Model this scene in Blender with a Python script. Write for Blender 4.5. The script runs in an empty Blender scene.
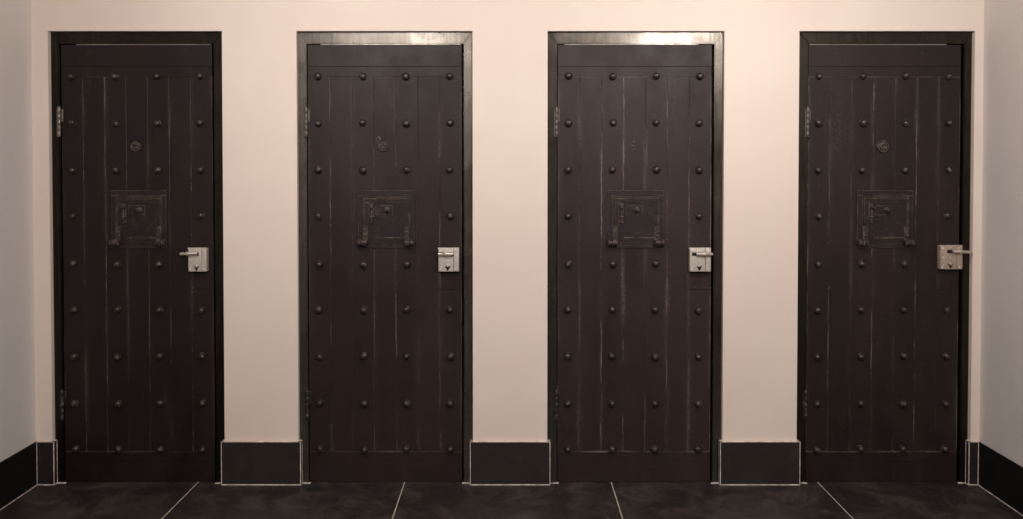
import bpy, bmesh, math, random
from mathutils import Vector, Matrix

random.seed(7)
scene = bpy.context.scene
COL = scene.collection

# ------------------------------------------------------------------ camera model
W, H = 1023, 519
F = 900.0                 # focal length in pixels
PITCH = math.radians(1.25)
CU, CV = 511.5, 185.0     # principal point
DIST = 4.2                # camera to back wall face
EYE = 1.500

def ray(u, v):
    xc, yc = (u - CU) / F, -(v - CV) / F
    return Vector((xc, math.cos(PITCH) + yc * math.sin(PITCH), -math.sin(PITCH) + yc * math.cos(PITCH)))

def P(u, v, y=0.0):
    """point of the photograph on the plane at depth y -> (x, z)"""
    d = ray(u, v)
    t = (y + DIST) / d.y
    return d.x * t, EYE + d.z * t

cam = bpy.data.cameras.new('camera')
cam.sensor_fit = 'HORIZONTAL'
cam.sensor_width = 36.0
cam.lens = 36.0 * F / W
cam.shift_x = 0.0
cam.shift_y = -((H / 2.0) - CV) / W
cam.clip_start = 0.05
co = bpy.data.objects.new('camera', cam)
COL.objects.link(co)
co.location = (0, -DIST, EYE)
co.rotation_euler = (math.radians(90) - PITCH, 0, 0)
scene.camera = co

# ------------------------------------------------------------------ node helpers
class NT:
    def __init__(self, name):
        self.m = bpy.data.materials.new(name)
        self.m.use_nodes = True
        self.t = self.m.node_tree
        self.bsdf = self.t.nodes['Principled BSDF']
    def n(self, kind, **kw):
        nd = self.t.nodes.new(kind)
        for k, v in kw.items():
            setattr(nd, k, v)
        return nd
    def put(self, sock, val):
        if hasattr(val, 'is_output') or isinstance(val, bpy.types.NodeSocket):
            self.t.links.new(val, sock)
        elif val is not None:
            sock.default_value = val
    def math(self, op, a, b=None, c=None, clamp=False):
        nd = self.n('ShaderNodeMath', operation=op, use_clamp=clamp)
        for i, x in enumerate((a, b, c)):
            if x is not None:
                self.put(nd.inputs[i], x)
        return nd.outputs[0]
    def ramp(self, val, lo, hi, a=0.0, b=1.0):
        nd = self.n('ShaderNodeMapRange', interpolation_type='SMOOTHSTEP')
        self.put(nd.inputs['Value'], val)
        self.put(nd.inputs['From Min'], lo); self.put(nd.inputs['From Max'], hi)
        self.put(nd.inputs['To Min'], a); self.put(nd.inputs['To Max'], b)
        return nd.outputs[0]
    def mix(self, f, a, b):
        nd = self.n('ShaderNodeMix', data_type='RGBA')
        self.put(nd.inputs[0], f); self.put(nd.inputs[6], a); self.put(nd.inputs[7], b)
        return nd.outputs[2]
    def coord(self, scale=(1, 1, 1), offset=(0, 0, 0), which='Object'):
        tc = self.n('ShaderNodeTexCoord')
        mp = self.n('ShaderNodeMapping')
        self.t.links.new(tc.outputs[which], mp.inputs['Vector'])
        mp.inputs['Scale'].default_value = scale
        mp.inputs['Location'].default_value = offset
        return mp.outputs[0]
    def noise(self, vec, scale, detail=4.0, rough=0.55, dist=0.0):
        nd = self.n('ShaderNodeTexNoise')
        self.put(nd.inputs['Vector'], vec)
        nd.inputs['Scale'].default_value = scale
        nd.inputs['Detail'].default_value = detail
        nd.inputs['Roughness'].default_value = rough
        nd.inputs['Distortion'].default_value = dist
        return nd.outputs['Fac']
    def xyz(self, vec):
        nd = self.n('ShaderNodeSeparateXYZ')
        self.t.links.new(vec, nd.inputs[0])
        return nd.outputs[0], nd.outputs[1], nd.outputs[2]
    def bump(self, h, strength, distance=0.002):
        nd = self.n('ShaderNodeBump')
        nd.inputs['Strength'].default_value = strength
        nd.inputs['Distance'].default_value = distance
        self.put(nd.inputs['Height'], h)
        self.t.links.new(nd.outputs[0], self.bsdf.inputs['Normal'])
    def set(self, **kw):
        for k, v in kw.items():
            self.put(self.bsdf.inputs[k.replace('_', ' ')], v)
        return self.m

def rgb(r, g, b):
    def l(c):
        c /= 255.0
        return c / 12.92 if c <= 0.04045 else ((c + 0.055) / 1.055) ** 2.4
    return (l(r), l(g), l(b), 1.0)

# ------------------------------------------------------------------ materials
def mat_wall(name, a, b):
    t = NT(name)
    v = t.coord()
    f = t.ramp(t.noise(v, 1.3, 3), 0.35, 0.65)
    c = t.mix(f, a, b)
    g = t.noise(v, 60, 3)
    t.bump(t.math('ADD', t.math('MULTIPLY', g, 0.3), t.noise(v, 7, 3)), 0.12, 0.004)
    return t.set(Base_Color=c, Roughness=0.75)

M_WALL = mat_wall('painted_plaster', rgb(226, 208, 197), rgb(229, 214, 202))
M_WALL_SIDE = mat_wall('painted_plaster_grey', rgb(221, 213, 208), rgb(217, 210, 206))
M_CEIL = mat_wall('ceiling_paint', rgb(235, 228, 220), rgb(232, 226, 218))

def mat_tile(name, base, light, rough=0.5):
    t = NT(name)
    v = t.coord()
    n1 = t.noise(v, 5, 6, 0.65, 0.6)
    n2 = t.noise(v, 45, 4, 0.6)
    f = t.math('MULTIPLY', t.ramp(n1, 0.40, 0.72), t.ramp(n2, 0.25, 0.75, 0.45, 1.0))
    t.bump(t.math('ADD', n1, t.math('MULTIPLY', n2, 0.4)), 0.25, 0.003)
    return t, t.mix(f, base, light), v, t.ramp(n2, 0.3, 0.7, rough - 0.08, rough + 0.12)

tb, c, _, r = mat_tile('slate_baseboard', rgb(38, 30, 28), rgb(52, 44, 41), 0.55)
M_BASE = tb.set(Base_Color=c, Roughness=r, Specular_IOR_Level=0.35)

GX0, GSP = -0.506, 0.978
tf, c, v, r = mat_tile('slate_floor', rgb(34, 28, 27), rgb(76, 65, 62), 0.5)
x, y, z = tf.xyz(v)
def grout(axis, origin, pitch, half):
    q = tf.math('DIVIDE', tf.math('SUBTRACT', axis, origin), pitch)
    d = tf.math('ABSOLUTE', tf.math('SUBTRACT', q, tf.math('ROUND', q)))
    return tf.math('LESS_THAN', tf.math('MULTIPLY', d, pitch), half)
g = tf.math('MAXIMUM', grout(x, GX0, GSP, 0.0026), grout(y, -1.35, 1.8, 0.0026))
c = tf.mix(g, c, rgb(176, 164, 154))
M_FLOOR = tf.set(Base_Color=c, Roughness=tf.math('MAXIMUM', r, tf.math('MULTIPLY', g, 0.8)))

tg = NT('pale_grout')
gv = tg.noise(tg.coord(), 40, 4)
M_GROUT = tg.set(Base_Color=tg.mix(tg.ramp(gv, 0.3, 0.7), rgb(175, 160, 150), rgb(228, 216, 206)), Roughness=0.8)

PITCHX = 0.1030
Z_PL0 = Z_PL1 = 0  # set below

def mat_leaf(name, seed, z0, z1, wear, base=(43, 33, 32)):
    """dark brown-black gloss paint, rubbed through along the plank joints"""
    t = NT(name)
    off = (seed * 3.7, seed * 1.9, seed * 2.3)
    tc = t.n('ShaderNodeTexCoord')
    obj = tc.outputs['Object']
    x, y, z = t.xyz(obj)
    vs = t.coord((1, 1, 0.16), off)
    vv = t.coord((1, 1, 1), off)
    wob = t.math('MULTIPLY', t.math('SUBTRACT', t.noise(t.coord((1, 1, 1), off), 14, 3), 0.5), 0.010)
    q = t.math('DIVIDE', t.math('ADD', x, wob), PITCHX)
    q = t.math('SUBTRACT', q, 0.5)
    d = t.math('MULTIPLY', t.math('ABSOLUTE', t.math('SUBTRACT', q, t.math('ROUND', q))), PITCHX)
    line = t.ramp(d, 0.0014, 0.0042, 1.0, 0.0)
    halo = t.ramp(d, 0.0, 0.018, 1.0, 0.0)
    inz = t.math('MULTIPLY', t.math('GREATER_THAN', z, z0), t.math('LESS_THAN', z, z1))
    # different joints are rubbed to different degrees
    band = t.noise(t.coord((1, 0.0, 0.0), (seed * 5.1, 0, 0)), 7.0, 0)
    ls = t.ramp(t.noise(vs, 24, 6, 0.75), 0.47, 0.64)
    chips = t.ramp(t.noise(t.coord((1, 1, 0.4), off), 60, 4, 0.7), 0.56, 0.68)
    lw = t.math('MULTIPLY', t.math('MULTIPLY', line, t.math('MAXIMUM', ls, chips)), t.ramp(band, 0.36, 0.62, 0.30, 1.0))
    lw = t.math('MULTIPLY', lw, inz)
    hw = t.math('MULTIPLY', t.math('MULTIPLY', halo, t.ramp(t.noise(vs, 16, 4), 0.45, 0.75)), inz)
    # horizontal joints
    def hz(z_at, half):
        dz = t.math('ABSOLUTE', t.math('SUBTRACT', z, z_at))
        return t.math('MULTIPLY', t.ramp(dz, half * 0.3, half, 1.0, 0.0),
                      t.ramp(t.noise(t.coord((0.2, 1, 1), off), 30, 4, 0.7), 0.42, 0.66))
    lw = t.math('MULTIPLY', lw, t.ramp(t.noise(vv, 120, 3, 0.7), 0.30, 0.60, 0.25, 1.0))
    hl = t.math('MAXIMUM', hz(z0, 0.006), t.math('MULTIPLY', hz(z1, 0.005), 0.6))
    # scattered scuffs
    sc = t.math('MULTIPLY', t.ramp(t.noise(vs, 9, 6, 0.7), 0.58, 0.78), t.ramp(t.noise(vv, 70, 3, 0.7), 0.45, 0.7))
    speck = t.ramp(t.noise(vv, 130, 2, 0.5), 0.735, 0.77)
    w = t.math('MAXIMUM', t.math('MULTIPLY', lw, 0.55), t.math('MULTIPLY', hl, 0.30))
    w = t.math('MAXIMUM', w, t.math('MULTIPLY', sc, 0.22))
    w = t.math('MAXIMUM', w, t.math('MULTIPLY', t.math('MULTIPLY', hw, t.ramp(t.noise(vv, 110, 3, 0.7), 0.35, 0.65)), 0.26))
    w = t.math('MAXIMUM', w, t.math('MULTIPLY', speck, 0.5))
    w = t.math('MULTIPLY', w, wear, clamp=True)
    tone = t.ramp(t.noise(t.coord((1, 1, 0.3), off), 4, 4), 0.3, 0.7)
    b = t.mix(tone, rgb(base[0] - 5, base[1] - 4, base[2] - 4), rgb(base[0] + 4, base[1] + 4, base[2] + 4))
    c = t.mix(w, b, rgb(140, 125, 118))
    hgt = t.math('ADD', t.noise(vs, 22, 5), t.math('MULTIPLY', t.noise(vv, 90, 3), 0.25))
    hgt = t.math('SUBTRACT', hgt, t.math('MULTIPLY', lw, 0.4))
    t.bump(hgt, 0.5, 0.003)
    rough = t.math('ADD', t.ramp(t.noise(vv, 12, 4), 0.3, 0.7, 0.42, 0.55), t.math('MULTIPLY', w, 0.3))
    return t.set(Base_Color=c, Roughness=rough, Specular_IOR_Level=0.26)

def mat_iron(name, base, worn, amount, rough=0.45, metallic=0.0, scale=55, edge=0.0):
    """painted iron fitting, chipped where the brush of hands has rubbed it"""
    t = NT(name)
    oi = t.n('ShaderNodeObjectInfo')
    tc = t.n('ShaderNodeTexCoord')
    ad = t.n('ShaderNodeVectorMath', operation='ADD')
    t.t.links.new(tc.outputs['Object'], ad.inputs[0])
    sc = t.n('ShaderNodeVectorMath', operation='SCALE')
    t.t.links.new(oi.outputs['Location'], sc.inputs[0]); sc.inputs['Scale'].default_value = 13.7
    t.t.links.new(sc.outputs[0], ad.inputs[1])
    v = ad.outputs[0]
    n1 = t.noise(v, scale, 5, 0.65)
    f = t.math('MULTIPLY', t.ramp(n1, 0.52, 0.70), amount)
    t.bump(t.noise(v, scale * 1.6, 4), 0.35, 0.002)
    if edge:      # paint rubbed off the arrises
        bv = t.n('ShaderNodeBevel', samples=4)
        bv.inputs['Radius'].default_value = 0.005
        ge = t.n('ShaderNodeNewGeometry')
        dt = t.n('ShaderNodeVectorMath', operation='DOT_PRODUCT')
        t.t.links.new(bv.outputs[0], dt.inputs[0]); t.t.links.new(ge.outputs['Normal'], dt.inputs[1])
        em = t.ramp(dt.outputs['Value'], 0.985, 0.85, 0.0, 1.0)
        em = t.math('MULTIPLY', em, t.ramp(t.noise(v, scale * 0.5, 4, 0.7), 0.38, 0.62, 0.15, 1.0))
        f = t.math('MAXIMUM', f, t.math('MULTIPLY', em, edge))
    return t.set(Base_Color=t.mix(f, base, worn), Roughness=t.ramp(n1, 0.3, 0.7, rough - 0.1, rough + 0.12), Metallic=metallic, Specular_IOR_Level=0.3 if edge else 0.5)

M_BOLT = mat_iron('bolt_paint', rgb(46, 36, 34), rgb(150, 133, 122), 0.40, 0.36)
M_HATCH = mat_iron('hatch_paint', rgb(35, 25, 24), rgb(125, 107, 98), 0.10, 0.50, 0.0, 38, 1.0)
M_HATCH_B = mat_iron('hatch_fitting_paint', rgb(50, 39, 37), rgb(160, 142, 130), 0.36, 0.46, 0.0, 75, 0.6)
M_HINGE_D = mat_iron('hinge_dark', rgb(38, 31, 29), rgb(150, 140, 130), 0.35, 0.4)
M_HINGE_L = mat_iron('hinge_steel', rgb(128, 120, 112), rgb(90, 78, 66), 0.7, 0.4, 0.6)
M_HINGE_M = mat_iron('hinge_grey', rgb(88, 81, 76), rgb(130, 120, 112), 0.5, 0.4, 0.3)
M_LOCK = mat_iron('lock_grey_metal', rgb(192, 183, 174), rgb(142, 127, 114), 0.5, 0.45, 0.25, 60)
M_LOCK4 = mat_iron('lock_tarnished', rgb(172, 154, 138), rgb(112, 94, 80), 0.6, 0.45, 0.3, 60)
M_HANDLE = mat_iron('handle_steel', rgb(190, 180, 168), rgb(130, 112, 98), 0.4, 0.3, 0.6, 60)
M_RIVET = mat_iron('rivet_steel', rgb(225, 215, 205), rgb(170, 155, 142), 0.3, 0.3, 0.4)
tk = NT('keyhole_black'); M_KEY = tk.set(Base_Color=rgb(10, 8, 8), Roughness=0.8)
ts = NT('edge_glint_steel')
M_GLINT = ts.set(Base_Color=ts.mix(ts.ramp(ts.noise(ts.coord(), 9, 3), 0.35, 0.65), rgb(168, 158, 150), rgb(205, 196, 188)), Metallic=0.8, Roughness=0.3)  # light steel tone stands in for the glint on each door

def mat_frame(name, tone, rough):
    t = NT(name)
    v = t.coord((9, 1, 0.6)); v2 = t.coord((0.6, 1, 9)); v3 = t.coord()
    n = t.noise(v, 14, 5, 0.6)
    m = t.noise(v3, 3.0, 5, 0.6)
    rust = t.ramp(t.noise(v3, 8, 6, 0.7), 0.60, 0.75)
    c = t.mix(t.ramp(n, 0.3, 0.7), rgb(tone - 12, tone - 18, tone - 24), rgb(tone + 10, tone + 4, tone - 3))
    c = t.mix(t.ramp(m, 0.4, 0.7), c, rgb(tone - 9, tone - 15, tone - 21))
    c = t.mix(t.math('MULTIPLY', rust, 0.6), c, rgb(72, 54, 42))
    t.bump(n, 0.12, 0.002)
    return t.set(Base_Color=c, Metallic=0.85, Roughness=t.ramp(m, 0.35, 0.7, rough - 0.06, rough + 0.1))
M_FRAMES = [mat_frame('frame_steel_a', 48, 0.34), mat_frame('frame_steel_b', 104, 0.27),
            mat_frame('frame_steel_c', 92, 0.22), mat_frame('frame_steel_d', 54, 0.34)]  # outer frames darker, middle ones lighter: reflections of the lit room in the colour

# ------------------------------------------------------------------ mesh helpers
def box(bm, x0, x1, y0, y1, z0, z1, bev=0.0, seg=2):
    vs = [bm.verts.new((x, y, z)) for x in (x0, x1) for y in (y0, y1) for z in (z0, z1)]
    idx = [(0, 1, 3, 2), (4, 6, 7, 5), (0, 4, 5, 1), (2, 3, 7, 6), (0, 2, 6, 4), (1, 5, 7, 3)]
    fs = [bm.faces.new([vs[i] for i in f]) for f in idx]
    if bev > 0:
        es = list({e for f in fs for e in f.edges})
        bmesh.ops.bevel(bm, geom=es, offset=bev, segments=seg, affect='EDGES', profile=0.6)
    return fs

def lathe(bm, prof, n, M):
    """prof = [(radius, height)]; axis = local z of M"""
    rings = []
    for r, h in prof:
        if r < 1e-6:
            rings.append([bm.verts.new(M @ Vector((0, 0, h)))])
        else:
            rings.append([bm.verts.new(M @ Vector((r * math.cos(2 * math.pi * i / n), r * math.sin(2 * math.pi * i / n), h))) for i in range(n)])
    for a, b in zip(rings, rings[1:]):
        for i in range(n):
            j = (i + 1) % n
            if len(a) == 1 and len(b) == 1: continue
            if len(a) == 1: bm.faces.new((a[0], b[i], b[j]))
            elif len(b) == 1: bm.faces.new((a[i], a[j], b[0]))
            else: bm.faces.new((a[i], a[j], b[j], b[i]))
    if len(rings[0]) > 1: bm.faces.new(list(reversed(rings[0])))
    if len(rings[-1]) > 1: bm.faces.new(rings[-1])

def front(x, y, z):      # lathe axis pointing towards the viewer (-y)
    return Matrix.Translation((x, y, z)) @ Matrix.Rotation(math.radians(90), 4, 'X')
def along_x(x, y, z, ang=0.0):
    return Matrix.Translation((x, y, z)) @ Matrix.Rotation(ang, 4, 'Y') @ Matrix.Rotation(math.radians(90), 4, 'Y')
def up(x, y, z):
    return Matrix.Translation((x, y, z))

def dome(r, h, base=0.0, k=5):
    return [(r, 0)] + ([(r, base)] if base else []) + [(r * math.cos(a), base + h * math.sin(a)) for a in [math.pi / 2 * i / k for i in range(1, k)]] + [(0, base + h)]

def prism(bm, pts, y0, y1):
    a = [bm.verts.new((x, y0, z)) for x, z in pts]
    b = [bm.verts.new((x, y1, z)) for x, z in pts]
    n = len(pts)
    bm.faces.new(a); bm.faces.new(list(reversed(b)))
    for i in range(n):
        bm.faces.new((a[i], b[i], b[(i + 1) % n], a[(i + 1) % n]))

def obj(name, bm, mat, parent=None, smooth=None, loc=None):
    bmesh.ops.recalc_face_normals(bm, faces=bm.faces[:])
    me = bpy.data.meshes.new(name)
    bm.to_mesh(me); bm.free()
    me.materials.append(mat)
    if smooth:
        for p in me.polygons: p.use_smooth = True
        me.set_sharp_from_angle(angle=math.radians(smooth))
    o = bpy.data.objects.new(name, me)
    COL.objects.link(o)
    if loc: o.location = loc
    if parent: o.parent = parent
    return o

def tag(o, label, cat=None, group=None, kind=None):
    o['label'] = label
    if cat: o['category'] = cat
    if group: o['group'] = group
    if kind: o['kind'] = kind
    return o

# ------------------------------------------------------------------ layout
FRAME_Y = 0.022           # front face of the steel frames
LEAF_Y = 0.034            # front face of the door leaves
LEAF_W = 0.722
CX = [P(u, 259, LEAF_Y)[0] for u in (138.4, 385.3, 634.2, 882.9)]
SX = (0.98, 1.0, 1.0, 0.99)   # the doors differ a little in width
C3 = CX[2]
def L(u, v, dy=0.0):      # door-local coordinates, measured on the third door
    x, z = P(u, v, LEAF_Y + dy)
    return x - C3, z
def LZ(v, dy=0.0): return L(634, v, dy)[1]
Z_TOP = LZ(45.0)
Z_BOT = LZ(481.6)
Z_TR = LZ(66.5)           # lower edge of the top rail
Z_P1 = LZ(77.0)           # upper end of the planks
Z_P0 = LZ(451.5)          # lower end of the planks
Z_BR = LZ(461.5)          # upper edge of the bottom rail
FE = [(P(a, 200)[0] + 0.0015, P(b, 200)[0] - 0.0015) for a, b in ((49.6, 223.0), (297.2, 472.7), (547.5, 723.7), (798.3, 973.2))]  # frame outer edges
FZ = P(634, 32.0, FRAME_Y)[1]
HW = LEAF_W / 2
X_L = P(34.4, 300, 0)[0]
X_R = P(980.8, 300, 0)[0]
BB_H = 0.2035
ROOM_Y = -6.2
CEIL = 2.85

# ------------------------------------------------------------------ setting
bm = bmesh.new()
GAP = 0.0015
edges = [X_L - 0.2] + [e for f0, f1 in FE for e in (f0 - GAP, f1 + GAP)] + [X_R + 0.2]
for i in range(0, len(edges), 2):
    box(bm, edges[i], edges[i + 1], 0, 0.22, 0, FZ + GAP)
box(bm, edges[0], edges[-1], 0, 0.22, FZ + GAP, CEIL)
o = obj('wall_back', bm, M_WALL)
tag(o, 'cream painted back wall with four door openings', 'wall', kind='structure')

bm = bmesh.new(); box(bm, X_L - 0.15, X_L, ROOM_Y, 0.0, 0, CEIL)
tag(obj('wall_left', bm, M_WALL_SIDE), 'grey-white painted side wall at the left end of the room', 'wall', kind='structure')
bm = bmesh.new(); box(bm, X_R, X_R + 0.15, ROOM_Y, 0.0, 0, CEIL)
tag(obj('wall_right', bm, M_WALL_SIDE), 'grey-white painted side wall at the right end of the room', 'wall', kind='structure')
bm = bmesh.new(); box(bm, X_L - 0.15, X_R + 0.15, ROOM_Y - 0.15, ROOM_Y, 0, CEIL)
tag(obj('wall_front', bm, M_WALL_SIDE), 'plain painted wall behind the viewer', 'wall', kind='structure')
bm = bmesh.new(); box(bm, X_L - 0.15, X_R + 0.15, ROOM_Y - 0.15, 0.22, CEIL, CEIL + 0.1)
tag(obj('ceiling', bm, M_CEIL), 'plain white ceiling above the four doors', 'ceiling', kind='structure')
bm = bmesh.new(); box(bm, X_L - 0.15, X_R + 0.15, ROOM_Y - 0.15, 0.22, -0.1, 0)
tag(obj('floor', bm, M_FLOOR), 'dark slate tiled floor with thin pale joints', 'floor', kind='structure')

# baseboards: slate tiles that wrap into the doorways, with pale joint lines
T = 0.012
TS = 0.008
def grout_strip(bm, x0, x1, y0, y1, z0, z1): box(bm, x0, x1, y0, y1, z0, z1)
G = 0.0034                # joint width
def back_board(x0, x1, left_end, right_end, label):
    """tile skirting round one pier of the back wall; an end is 'return' or 'corner'"""
    bm = bmesh.new()
    xa = x0 - T if left_end == 'return' else x0
    xb = x1 + T if right_end == 'return' else x1
    box(bm, xa, xb, -T, -0.0005, 0.004, BB_H, 0.0012, 1)
    if left_end == 'return': box(bm, xa, x0 - 0.0005, -0.0005, FRAME_Y - 0.001, 0.004, BB_H)
    if right_end == 'return': box(bm, x1 + 0.0005, xb, -0.0005, FRAME_Y - 0.001, 0.004, BB_H)
    b = obj('baseboard_back', bm, M_BASE)
    tag(b, label, 'baseboard', kind='structure')
    g = bmesh.new()
    e = 0.0012
    box(g, xa, xb, -T - e, -T + 0.002, 0.0005, 0.0055)                        # along the floor
    box(g, xa, xb, -T - e * 0.5, 0.0, BB_H - 0.0005, BB_H + 0.0022)           # along the top
    for s, end, xe in ((-1, left_end, xa), (1, right_end, xb)):
        if end == 'return':
            box(g, xe - G / 2, xe + G / 2, -T - e, -T + G, 0.0, BB_H + 0.002)  # outer corner joint
            box(g, xe - 0.001, xe + 0.001 + 0.0008 * s, FRAME_Y - 0.0055, FRAME_Y - 0.0015, 0.0, BB_H + 0.002)
            box(g, min(xe, xe - s * T), max(xe, xe - s * T), -T, FRAME_Y - 0.002, BB_H, BB_H + 0.0022)
            box(g, xe - 0.002, xe + 0.002, -T, FRAME_Y - 0.002, 0.0, 0.004)
            # joint line from the skirting to the door frame, lumpy
            rr = random.Random(int(xe * 1000))
            xx = xe
            lim = 0.045 if s > 0 else 0.04
            for k in range(9):
                w = rr.uniform(0.004, 0.009); h = rr.uniform(0.0015, 0.005)
                box(g, xx - w / 2, xx + w / 2, FRAME_Y - 0.012 - rr.uniform(0, 0.004), FRAME_Y - 0.002, 0.0, h, 0.001, 1)
                xx += s * lim / 9
        else:
            box(g, xe - (0 if s < 0 else G), xe + (G if s < 0 else 0), -T - e, -T + 0.001, 0.0, BB_H)
    obj('grout_line', g, M_GROUT, b)['label'] = 'pale joint line around the dark skirting tile'

xs = edges
back_board(X_L + TS, xs[1], 'corner', 'return', 'narrow dark slate skirting tile between left wall and first door')
back_board(xs[2], xs[3], 'return', 'return', 'dark slate skirting tile between first and second door from the left')
back_board(xs[4], xs[5], 'return', 'return', 'dark slate skirting tile between the two middle doors')
back_board(xs[6], xs[7], 'return', 'return', 'dark slate skirting tile between third and fourth door from the left')
back_board(xs[8], X_R - TS, 'return', 'corner', 'narrow dark slate skirting tile between fourth door and right wall')
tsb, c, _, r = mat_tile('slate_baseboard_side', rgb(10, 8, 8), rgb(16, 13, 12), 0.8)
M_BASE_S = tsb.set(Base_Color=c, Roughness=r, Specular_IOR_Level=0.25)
for nm, xa, xb, lab in (('baseboard_left', X_L, X_L + TS, 'dark slate skirting running along the left wall'),
                        ('baseboard_right', X_R - TS, X_R, 'dark slate skirting running along the right wall')):
    bm = bmesh.new(); box(bm, xa, xb, ROOM_Y, -T * 0.2, 0.004, BB_H)
    b = obj(nm, bm, M_BASE_S); tag(b, lab, 'baseboard', kind='structure')
    g = bmesh.new()
    xi = xb if nm.endswith('left') else xa
    box(g, xi - 0.002, xi + 0.002, ROOM_Y, -T, 0.0, 0.0035)
    obj('grout_line', g, M_GROUT, b)['label'] = 'pale joint line along the floor'

# steel door frames: mitred bars with a rebate behind the leaf
def frame(i, cx, label):
    bm = bmesh.new()
    xl, xr = FE[i - 1]
    hw = HW * SX[i - 1]
    il, ir = cx - hw - 0.004, cx + hw + 0.011
    it = Z_TOP + 0.004
    y0, y1 = FRAME_Y, 0.10
    m = 0.0008
    def bar(pts):
        b2 = bmesh.new(); prism(b2, pts, y0, y1)
        bmesh.ops.recalc_face_normals(b2, faces=b2.faces[:])
        es = [e for e in b2.edges if all(abs(v.co.y - y0) < 1e-6 for v in e.verts)]
        bmesh.ops.bevel(b2, geom=es, offset=0.004, segments=2, affect='EDGES')
        me = bpy.data.meshes.new('t'); b2.to_mesh(me); b2.free(); bm.from_mesh(me); bpy.data.meshes.remove(me)
    bar([(xl, 0.0), (il, 0.0), (il, it - m), (xl, FZ - m)])
    bar([(ir, 0.0), (xr, 0.0), (xr, FZ - m), (ir, it - m)])
    bar([(xl + m, FZ), (xr - m, FZ), (ir - m, it), (il + m, it)])
    # rebate / stop behind the leaf
    box(bm, xl, cx - hw + 0.02, 0.101, 0.125, 0, FZ)
    box(bm, cx + hw - 0.02, xr, 0.101, 0.125, 0, FZ)
    box(bm, xl, xr, 0.101, 0.125, Z_TOP - 0.02, FZ)
    o = obj('trim_%d' % i, bm, M_FRAMES[i - 1], smooth=30)
    tag(o, label, 'door frame', kind='structure')
frame(1, CX[0], 'steel frame around the leftmost cell door, toned dark for dim reflections')
frame(2, CX[1], 'steel frame around the second door from the left, toned light for reflections')
frame(3, CX[2], 'steel frame with bright top bar around the third door from the left, toned light for reflections')
frame(4, CX[3], 'steel frame around the rightmost cell door, toned dark for dim reflections')

# ------------------------------------------------------------------ the cell doors
def leaf_mesh():
    """seven vertical planks with V joints, one mesh"""
    bm = bmesh.new()
    gz0, gz1 = Z_P0, Z_P1
    d = 0.042
    # planked field: profile across x extruded in z
    prof = [(-HW, 0.0)]
    for k in range(-3, 3):
        gx = (k + 0.5) * PITCHX
        prof += [(gx - 0.0030, 0.0), (gx - 0.0006, 0.0013), (gx + 0.0006, 0.0013), (gx + 0.0030, 0.0)]
    prof += [(HW, 0.0), (HW, d), (-HW, d)]
    a = [bm.verts.new((x, y, gz0)) for x, y in prof]
    b = [bm.verts.new((x, y, gz1)) for x, y in prof]
    n = len(prof)
    for i in range(n):
        bm.faces.new((a[i], a[(i + 1) % n], b[(i + 1) % n], b[i]))
    bm.faces.new(a); bm.faces.new(list(reversed(b)))
    # plain bands above and below the planks
    box(bm, -HW, HW, -0.0012, d, Z_BR + 0.0003, gz0 - 0.0003, 0.0012, 1)
    box(bm, -HW, HW, -0.0012, d, gz1 + 0.0003, Z_TR - 0.0003, 0.0012, 1)
    return bm

def rail_mesh(z0, z1):
    bm = bmesh.new(); box(bm, -HW, HW, -0.0022, 0.042, z0, z1, 0.0012, 2); return bm

def bolt_mesh(seed):
    rr = random.Random(seed)
    bm = bmesh.new()
    r = 0.0172
    lathe(bm, [(r * 1.08, -0.001), (r * 1.08, 0.002), (r * 0.98, 0.0045), (r * 0.92, 0.010), (r * 0.72, 0.0165), (r * 0.40, 0.0200), (0, 0.0208)], 10, front(0, 0, 0))
    for v in bm.verts:
        v.co.x += rr.uniform(-1, 1) * 0.0009; v.co.z += rr.uniform(-1, 1) * 0.0009
        v.co.y += rr.uniform(-1, 1) * 0.0006
    return bm
bolt_protos = []
for s in range(4):
    bm = bolt_mesh(s)
    me = bpy.data.meshes.new('bolt'); bmesh.ops.recalc_face_normals(bm, faces=bm.faces[:]); bm.to_mesh(me); bm.free()
    me.materials.append(M_BOLT)
    for p in me.polygons: p.use_smooth = True
    me.set_sharp_from_angle(angle=math.radians(38))
    bolt_protos.append(me)

BX = [L(u, 259, -0.014)[0] for u in (568.5, 613.0, 656.0, 699.5)]
BZ = [LZ(v, -0.014) for v in (76, 123, 170, 216, 264.5, 310.5, 357, 404, 450)]

def hz(v): return LZ(125 + v / 3.244)
def hx(u): return L(595 + u / 3.246, 219)[0]

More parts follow.
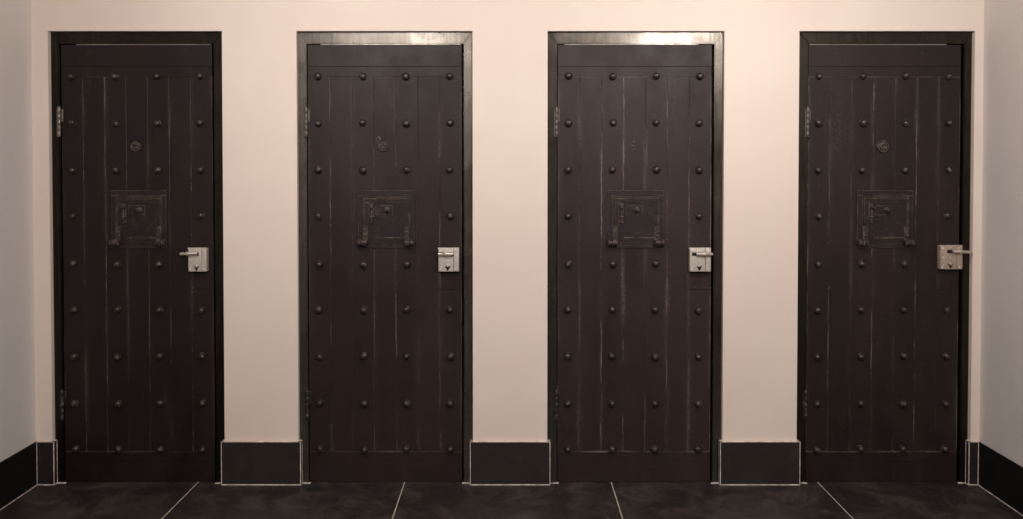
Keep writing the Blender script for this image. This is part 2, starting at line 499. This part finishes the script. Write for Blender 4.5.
def make_hatch(root, mats, i):
    FR, FIT = mats
    # outer frame of flat bars on the planks
    bm = bmesh.new()
    X0, X1, Zt, Zb = hx(40), hx(223), hz(212), hz(398)
    box(bm, hx(58), hx(207), -0.0035, 0.0, hz(381), hz(228))
    box(bm, X0, X1, -0.0075, -0.0002, hz(228), Zt, 0.0012, 1)
    box(bm, X0, hx(58), -0.007, -0.0002, Zb, hz(228.6), 0.0012, 1)
    box(bm, hx(207), X1, -0.0065, -0.0002, Zb, hz(228.6), 0.0012, 1)
    box(bm, hx(58.5), hx(206.5), -0.0068, -0.0002, Zb, hz(388), 0.0012, 1)
    h = obj('hatch', bm, FR, root, smooth=30)
    # drop-down flap with raised straps along top and left
    bm = bmesh.new()
    box(bm, hx(62), hx(204), -0.0085, -0.003, hz(385), hz(231), 0.0012, 1)
    box(bm, hx(62), hx(206), -0.0125, -0.008, hz(251), hz(238), 0.0012, 1)
    box(bm, hx(62), hx(77), -0.0115, -0.008, hz(326), hz(251.6), 0.0012, 1)
    box(bm, hx(96), hx(176), -0.0155, -0.012, hz(241), hz(235.5), 0.001, 1)
    box(bm, hx(96), hx(190), -0.0105, -0.008, hz(367), hz(364), 0.0008, 1)
    f = obj('flap', bm, FR, h, smooth=30)
    # small plate with the knob
    bm = bmesh.new()
    box(bm, hx(98), hx(154), -0.0105, -0.0083, hz(292), hz(261), 0.0008, 1)
    obj('knob_plate', bm, FR, h, smooth=30)
    bm = bmesh.new()
    lathe(bm, [(0.014, 0), (0.013, 0.003), (0.0075, 0.006), (0.0075, 0.013), (0.0105, 0.017), (0.010, 0.022), (0.006, 0.0255), (0, 0.0265)], 14, front(hx(135), -0.010, hz(275)))
    obj('knob', bm, FIT, h, smooth=40)
    # upright slide latch
    bm = bmesh.new()
    lx = hx(85)
    box(bm, lx - 0.010, lx + 0.010, -0.0115, -0.008, hz(316), hz(254), 0.001, 1)
    lathe(bm, [(0.0, 0), (0.0065, 0.002), (0.0065, 0.060), (0.005, 0.064), (0, 0.066)], 10, up(lx, -0.0175, hz(318)))
    for vv in (263, 300):
        lathe(bm, [(0.0088, 0), (0.0098, 0.002), (0.0098, 0.009), (0.0088, 0.011)], 10, up(lx, -0.0175, hz(vv) - 0.005))
    lathe(bm, dome(0.006, 0.006, 0.008), 8, front(lx, -0.022, hz(268)))
    obj('latch', bm, FIT, h, smooth=40)
    # two strap hinges with fat knuckles along the bottom edge
    for s, (sx0, sx1, kx0, kx1) in enumerate(((57, 73, 38, 74), (191, 207, 190, 225))):
        bm = bmesh.new()
        cxs = (hx(sx0) + hx(sx1)) / 2
        wd = (hx(sx1) - hx(sx0)) / 2
        box(bm, cxs - wd, cxs + wd, -0.0165, -0.007, hz(380), hz(328), 0.002, 1)
        for vv in (336, 347, 358):
            lathe(bm, dome(0.0042, 0.0035), 8, front(cxs, -0.0165, hz(vv)))
        k0, k1 = hx(kx0), hx(kx1)
        zz = hz(381)
        ln = k1 - k0
        lathe(bm, [(0, 0), (0.010, 0.0015), (0.0155, 0.006), (0.0160, ln * 0.33), (0.0095, ln * 0.40), (0.0095, ln * 0.44),
                   (0.0175, ln * 0.50), (0.0175, ln - 0.006), (0.011, ln - 0.0015), (0, ln)] if s == 0 else
                  [(0, 0), (0.011, 0.0015), (0.0175, 0.006), (0.0175, ln * 0.50), (0.0095, ln * 0.56), (0.0095, ln * 0.60),
                   (0.0160, ln * 0.67), (0.0155, ln - 0.006), (0.010, ln - 0.0015), (0, ln)], 12, along_x(k0, -0.0215, zz))
        obj('hinge', bm, FIT, h, smooth=40)

def make_lock(root, i):
    lx0, lx1 = 0.2485, 0.3500
    z1 = P(634, 247.6, LEAF_Y - 0.035)[1]; z0 = P(634, 271.6, LEAF_Y - 0.035)[1]
    z1 -= 0.004
    if i == 0: lx0 += 0.004; lx1 -= 0.011
    if i == 1: lx0 += 0.005; lx1 -= 0.001
    if i == 2: lx0 += 0.007; lx1 += 0.004
    if i == 3: z1 += 0.012; z0 += 0.011; lx0 += 0.009; lx1 += 0.012
    D = -0.035
    mat = M_LOCK4 if i == 3 else M_LOCK
    xs_ = lx0 + (lx1 - lx0) * 0.745
    bm = bmesh.new()
    box(bm, lx0, xs_ - 0.0007, D, 0.0, z0, z1, 0.0025, 2)
    box(bm, xs_ + 0.0007, lx1, D + (0.0 if i != 1 else 0.003), 0.0, z0, z1, 0.0025, 2)
    box(bm, lx0 - 0.0035, lx1 + 0.001, D + 0.004, D + 0.008, z1 - 0.004, z1 + 0.0035, 0.001, 1)
    if i == 3:     # ribbed left side
        for k in range(9):
            zz = z0 + 0.006 + k * (z1 - z0 - 0.012) / 8
            box(bm, lx0 - 0.0025, lx0 + 0.001, D + 0.012, -0.002, zz - 0.003, zz + 0.003, 0.001, 1)
    lk = obj('lock', bm, mat, root, smooth=30)
    lk['label'] = 'pale metal box lock'
    w, h = lx1 - lx0, z1 - z0
    def at(fx, fz): return lx0 + fx * w, z0 + fz * h
    # rivets
    for fx, fz, r in ((0.09, 0.91, .0045), (0.86, 0.91, .0045), (0.09, 0.09, .0045), (0.86, 0.09, .0045),
                      (0.45, 0.93, .0038), (0.14, 0.50, .0030), (0.45, 0.49, .0036), (0.14, 0.20, .0030)):
        x, zz = at(fx, fz)
        bm = bmesh.new()
        lathe(bm, dome(r, r * 0.6, 0.0006, 3), 10, front(x, D + 0.0005, zz))
        obj('rivet', bm, M_RIVET, lk, smooth=40)
    # keyhole: dark teardrop, with a pivoting cover
    x, zz = at(0.45, 0.15)
    bm = bmesh.new()
    pts = [(x, zz - 0.0125), (x + 0.006, zz - 0.002), (x + 0.0105, zz + 0.005), (x + 0.0095, zz + 0.009), (x + 0.003, zz + 0.006),
           (x - 0.002, zz + 0.005), (x - 0.0085, zz + 0.0085), (x - 0.0105, zz + 0.005), (x - 0.006, zz - 0.002)]
    pts = [(x + (a - x) * 1.15, zz + (b - zz) * 1.15) for a, b in pts]
    prism(bm, pts, D - 0.0012, D + 0.001)
    obj('keyhole', bm, M_KEY, lk)['label'] = 'black keyhole'
    bm = bmesh.new()
    big = i in (0, 3)
    lathe(bm, dome(0.0085 if big else 0.0035, 0.006 if big else 0.002, 0.0015, 4), 12, front(x + (0.0 if big else 0.0), D - 0.0008, zz + (0.0085 if big else 0.015)))
    obj('keyhole_cover', bm, M_RIVET if not big else M_HANDLE, lk, smooth=40)
    # slot and sliding bolt handle
    x, zz = at(0.42, 0.755)
    bm = bmesh.new()
    a, b = {0: (0.28, 0.58), 1: (0.02, 0.72), 2: (0.10, 0.72), 3: (0.30, 0.62)}[i]
    box(bm, lx0 + a * w, lx0 + b * w, D - 0.0008, D + 0.001, zz - 0.008, zz + 0.008)
    obj('bolt_slot', bm, M_KEY, lk)
    bm = bmesh.new()
    yb = D - 0.010
    if i == 0:      # drawn out to the left, drooping a little
        lathe(bm, [(0, 0), (0.0050, 0.001), (0.0066, 0.006), (0.0060, 0.014), (0.0042, 0.022), (0.0050, 0.026), (0.0082, 0.032), (0.0082, 0.040), (0.0060, 0.046),
                   (0.0060, 0.078), (0.0045, 0.082), (0, 0.083)], 14, along_x(lx0 - 0.036, yb, zz + 0.001, math.radians(-1.5)))
        lathe(bm, [(0.006, 0), (0.006, 0.014)], 10, front(lx0 + 0.038, D + 0.002, zz))
    elif i == 1:    # lies across the case
        lathe(bm, [(0, 0), (0.0055, 0.001), (0.0055, 0.028), (0.0085, 0.033), (0.0095, 0.039), (0.0085, 0.045), (0.0062, 0.049), (0.0062, 0.072), (0.005, 0.074), (0, 0.0745)], 14, along_x(lx0 - 0.002, yb, zz))
        lathe(bm, [(0.006, 0), (0.006, 0.014)], 10, front(lx0 + 0.037, D + 0.002, zz))
    elif i == 2:    # shot to the right edge
        lathe(bm, [(0, 0), (0.005, 0.001), (0.0062, 0.004), (0.0062, 0.031), (0.0085, 0.035), (0.0092, 0.040), (0.0080, 0.046), (0.0060, 0.050), (0.0060, 0.073), (0.0050, 0.077), (0, 0.078)], 14, along_x(lx0 + 0.028, yb, zz))
        lathe(bm, [(0.006, 0), (0.006, 0.014)], 10, front(lx0 + 0.050, D + 0.002, zz))
    else:           # pulled far out past the frame
        lathe(bm, [(0, 0), (0.0055, 0.001), (0.0062, 0.004), (0.0062, 0.028), (0.0085, 0.033), (0.0085, 0.040), (0.0058, 0.046), (0.0050, 0.080), (0.0055, 0.088), (0.0045, 0.091), (0, 0.092)], 14, along_x(lx0 + 0.052, yb, zz + 0.001, math.radians(1.5)))
        lathe(bm, [(0.006, 0), (0.006, 0.014)], 10, front(lx0 + 0.058, D + 0.002, zz))
    for v in bm.verts:      # the bars are stout
        v.co.z = zz + (v.co.z - zz) * 1.3
    obj('handle', bm, M_HANDLE, lk, smooth=40)['label'] = 'steel sliding bolt handle'

def make_door(i, label):
    cx = CX[i]
    root = bpy.data.objects.new('studded_door_leaf', None)
    COL.objects.link(root)
    root.location = (cx, LEAF_Y, Z_BOT)
    root.scale = (SX[i], 1, 1)
    root.empty_display_size = 0.1
    tag(root, label, 'door', 'black studded cell doors')
    wear = (1.0, 0.85, 1.75, 1.35)[i]
    base = ((31, 20, 19), (42, 30, 29), (46, 34, 33), (38, 27, 25))[i]  # light falloff put into the paint: lighter at the middle doors, darkest far left
    m = mat_leaf('door_paint_%s' % 'abcd'[i], i + 1.0, Z_P0, Z_P1, wear, base)
    # parts are modelled in door coordinates with z measured from the floor
    obj('plank_panel', leaf_mesh(), m, root)
    obj('top_rail', rail_mesh(Z_TR, Z_TOP), m, root)
    obj('bottom_rail', rail_mesh(Z_BOT, Z_BR), m, root)
    # steel strip on the top edge, pale so its colour carries the glint
    bm = bmesh.new()
    s0 = (-0.285, -0.300, -0.330, -0.360)[i]; s1 = (0.355, 0.360, 0.300, 0.290)[i]
    lathe(bm, [(0.0024, 0), (0.0024, s1 - s0)], 12, along_x(s0, -0.0035, Z_TOP + 0.0015))
    obj('edge_glint_strip', bm, M_GLINT, root, smooth=50)['label'] = 'thin steel strip along the top edge, its glint put into a pale tone'
    # bolts
    for r, z in enumerate(BZ):
        for k, x in enumerate(BX):
            if r == 3 and k in (1, 2): continue
            if r == 4 and k == 3: continue
            b = bpy.data.objects.new('bolt', bolt_protos[(r * 5 + k * 3 + i) % 4])
            COL.objects.link(b); b.parent = root
            b.location = (x + random.uniform(-1, 1) * 0.0025, -0.001, z + random.uniform(-1, 1) * 0.0025)
            b.rotation_euler = (0, random.uniform(0, 6.28), 0)
            s = random.uniform(0.92, 1.06); b.scale = (s, 1, s)
    # peephole
    px, pz = L(633.3, 146.5)
    if i in (0, 1, 3):
        bm = bmesh.new()
        R = (0.025, 0.0245, 0.030)[(0, 1, 3).index(i)]
        n = 9 if i == 3 else 14
        lathe(bm, [(R, 0), (R, 0.006), (R * 0.88, 0.010), (R * 0.72, 0.009), (R * 0.66, 0.014), (R * 0.45, 0.017), (R * 0.3, 0.0135), (0, 0.0125)], n, front(px, 0, pz))
        rr = random.Random(40 + i)
        if i != 1:
            for v in bm.verts:
                v.co.x += rr.uniform(-1, 1) * 0.0022; v.co.z += rr.uniform(-1, 1) * 0.0022
        p = obj('peephole_cover', bm, M_HATCH_B, root, smooth=35)
        bm = bmesh.new()
        if i == 1:   # pear-shaped swivel tab above the cover
            lathe(bm, [(0.011, 0), (0.011, 0.003), (0.006, 0.0055), (0, 0.006)], 12, front(px - 0.024, 0, pz + 0.036))
            prism(bm, [(px - 0.035, pz + 0.034), (px - 0.031, pz + 0.014), (px - 0.024, pz + 0.020), (px - 0.013, pz + 0.036)], -0.0028, 0)
        else:
            lathe(bm, dome(0.006, 0.005, 0.002), 10, front(px + 0.004, -0.007, pz + R * 0.3))
        obj('pivot', bm, M_HATCH_B, p, smooth=35)
    else:
        for dx, dz in ((0.002, 0.023), (0.003, -0.012), (-0.004, 0.004)):
            bm = bmesh.new()
            lathe(bm, [(0.0052, 0), (0.0052, 0.0012), (0.0035, 0.0016), (0, 0.0008)], 10, front(px + dx, 0, pz + dz))
            obj('screw', bm, M_HATCH_B, root, smooth=35)
    make_hatch(root, (M_HATCH, M_HATCH_B), i)
    make_lock(root, i)
    # thin patch plate below the lock
    bm = bmesh.new()
    pz1, pz0 = LZ(277), LZ(289.5)
    box(bm, 0.243, 0.352, -0.0022, 0.0, pz0, pz1, 0.001, 1)
    for dx in (0.262, 0.33):
        lathe(bm, dome(0.0035, 0.0015), 8, front(dx, -0.0022, pz1 - 0.014))
    obj('patch_plate', bm, m, root, smooth=30)
    # butt hinges on the left edge
    for v0, v1, mat in ((108, 137, (M_HINGE_L, M_HINGE_M, M_HINGE_M, M_HINGE_M)[i]), (390, 419, M_HINGE_D)):
        za, zb = LZ(v1), LZ(v0)
        bm = bmesh.new()
        xh = -HW - 0.006
        ln = zb - za
        r = 0.0082
        for q in range(5):
            lathe(bm, [(r * 0.9, 0), (r, 0.001), (r, ln / 5 - 0.0016), (r * 0.9, ln / 5 - 0.0006)], 14, up(xh, -0.014, za + q * ln / 5))
        lathe(bm, dome(r * 0.85, 0.007), 12, up(xh, -0.014, zb))
        box(bm, xh, -HW + 0.010, -0.0065, -0.003, za + ln * 0.52, zb - ln * 0.04, 0.0008, 1)
        box(bm, xh - 0.012, xh, -0.0145, -0.0112, za, za + ln * 0.97, 0.0008, 1)
        o = obj('hinge', bm, mat, root, smooth=40)
        if i == 0 and v0 == 108: o['label'] = 'bare grey steel hinge'
    # bring children (modelled from the floor up) under the base of the door
    for ch in root.children:
        ch.location.z -= Z_BOT
    return root

make_door(0, 'black studded cell door at far left, bare steel hinge, lock handle pointing left')
make_door(1, 'black studded cell door second from left, small round peephole cover with tab above')
make_door(2, 'black studded cell door third from left, only screw holes where its peephole was')
make_door(3, 'black studded cell door at far right, tarnished lock with handle reaching past its edge')

# ------------------------------------------------------------------ light
def area(name, loc, target, size, power, color, size_y=None, spread=None):
    l = bpy.data.lights.new(name, 'AREA')
    l.energy = power; l.color = color[:3]
    l.shape = 'RECTANGLE' if size_y else 'DISK'
    l.size = size
    if size_y: l.size_y = size_y
    if spread: l.spread = math.radians(spread)
    o = bpy.data.objects.new(name, l); COL.objects.link(o)
    o.location = loc
    o.rotation_euler = (Vector(target) - Vector(loc)).to_track_quat('-Z', 'Y').to_euler()
    return o
WARM = (1.0, 0.95, 0.91)
area('ceiling_spot', (0.35, -1.75, 2.80), (0.35, 0.1, 1.3), 0.4, 8, WARM)
area('ceiling_spot', (-0.85, -1.6, 2.80), (-0.80, 0.1, 1.5), 0.4, 13, WARM, spread=125)
area('ceiling_spot', (1.12, -1.6, 2.80), (1.10, 0.1, 1.5), 0.4, 14.5, WARM, spread=125)
area('ceiling_spot', (1.50, -4.2, 2.76), (0.35, 0.0, 0.6), 0.32, 48, WARM)
area('ceiling_spot', (-0.95, -4.2, 2.76), (-0.2, 0.0, 0.6), 0.35, 38, WARM)

w = bpy.data.worlds.new('world'); scene.world = w
w.use_nodes = True
w.node_tree.nodes['Background'].inputs[0].default_value = (0.5, 0.48, 0.47, 1)
w.node_tree.nodes['Background'].inputs[1].default_value = 0.1

scene.view_settings.view_transform = 'Standard'
scene.view_settings.look = 'None'
scene.view_settings.exposure = -0.06
scene.cycles.use_denoising = True
scene.cycles.max_bounces = 8
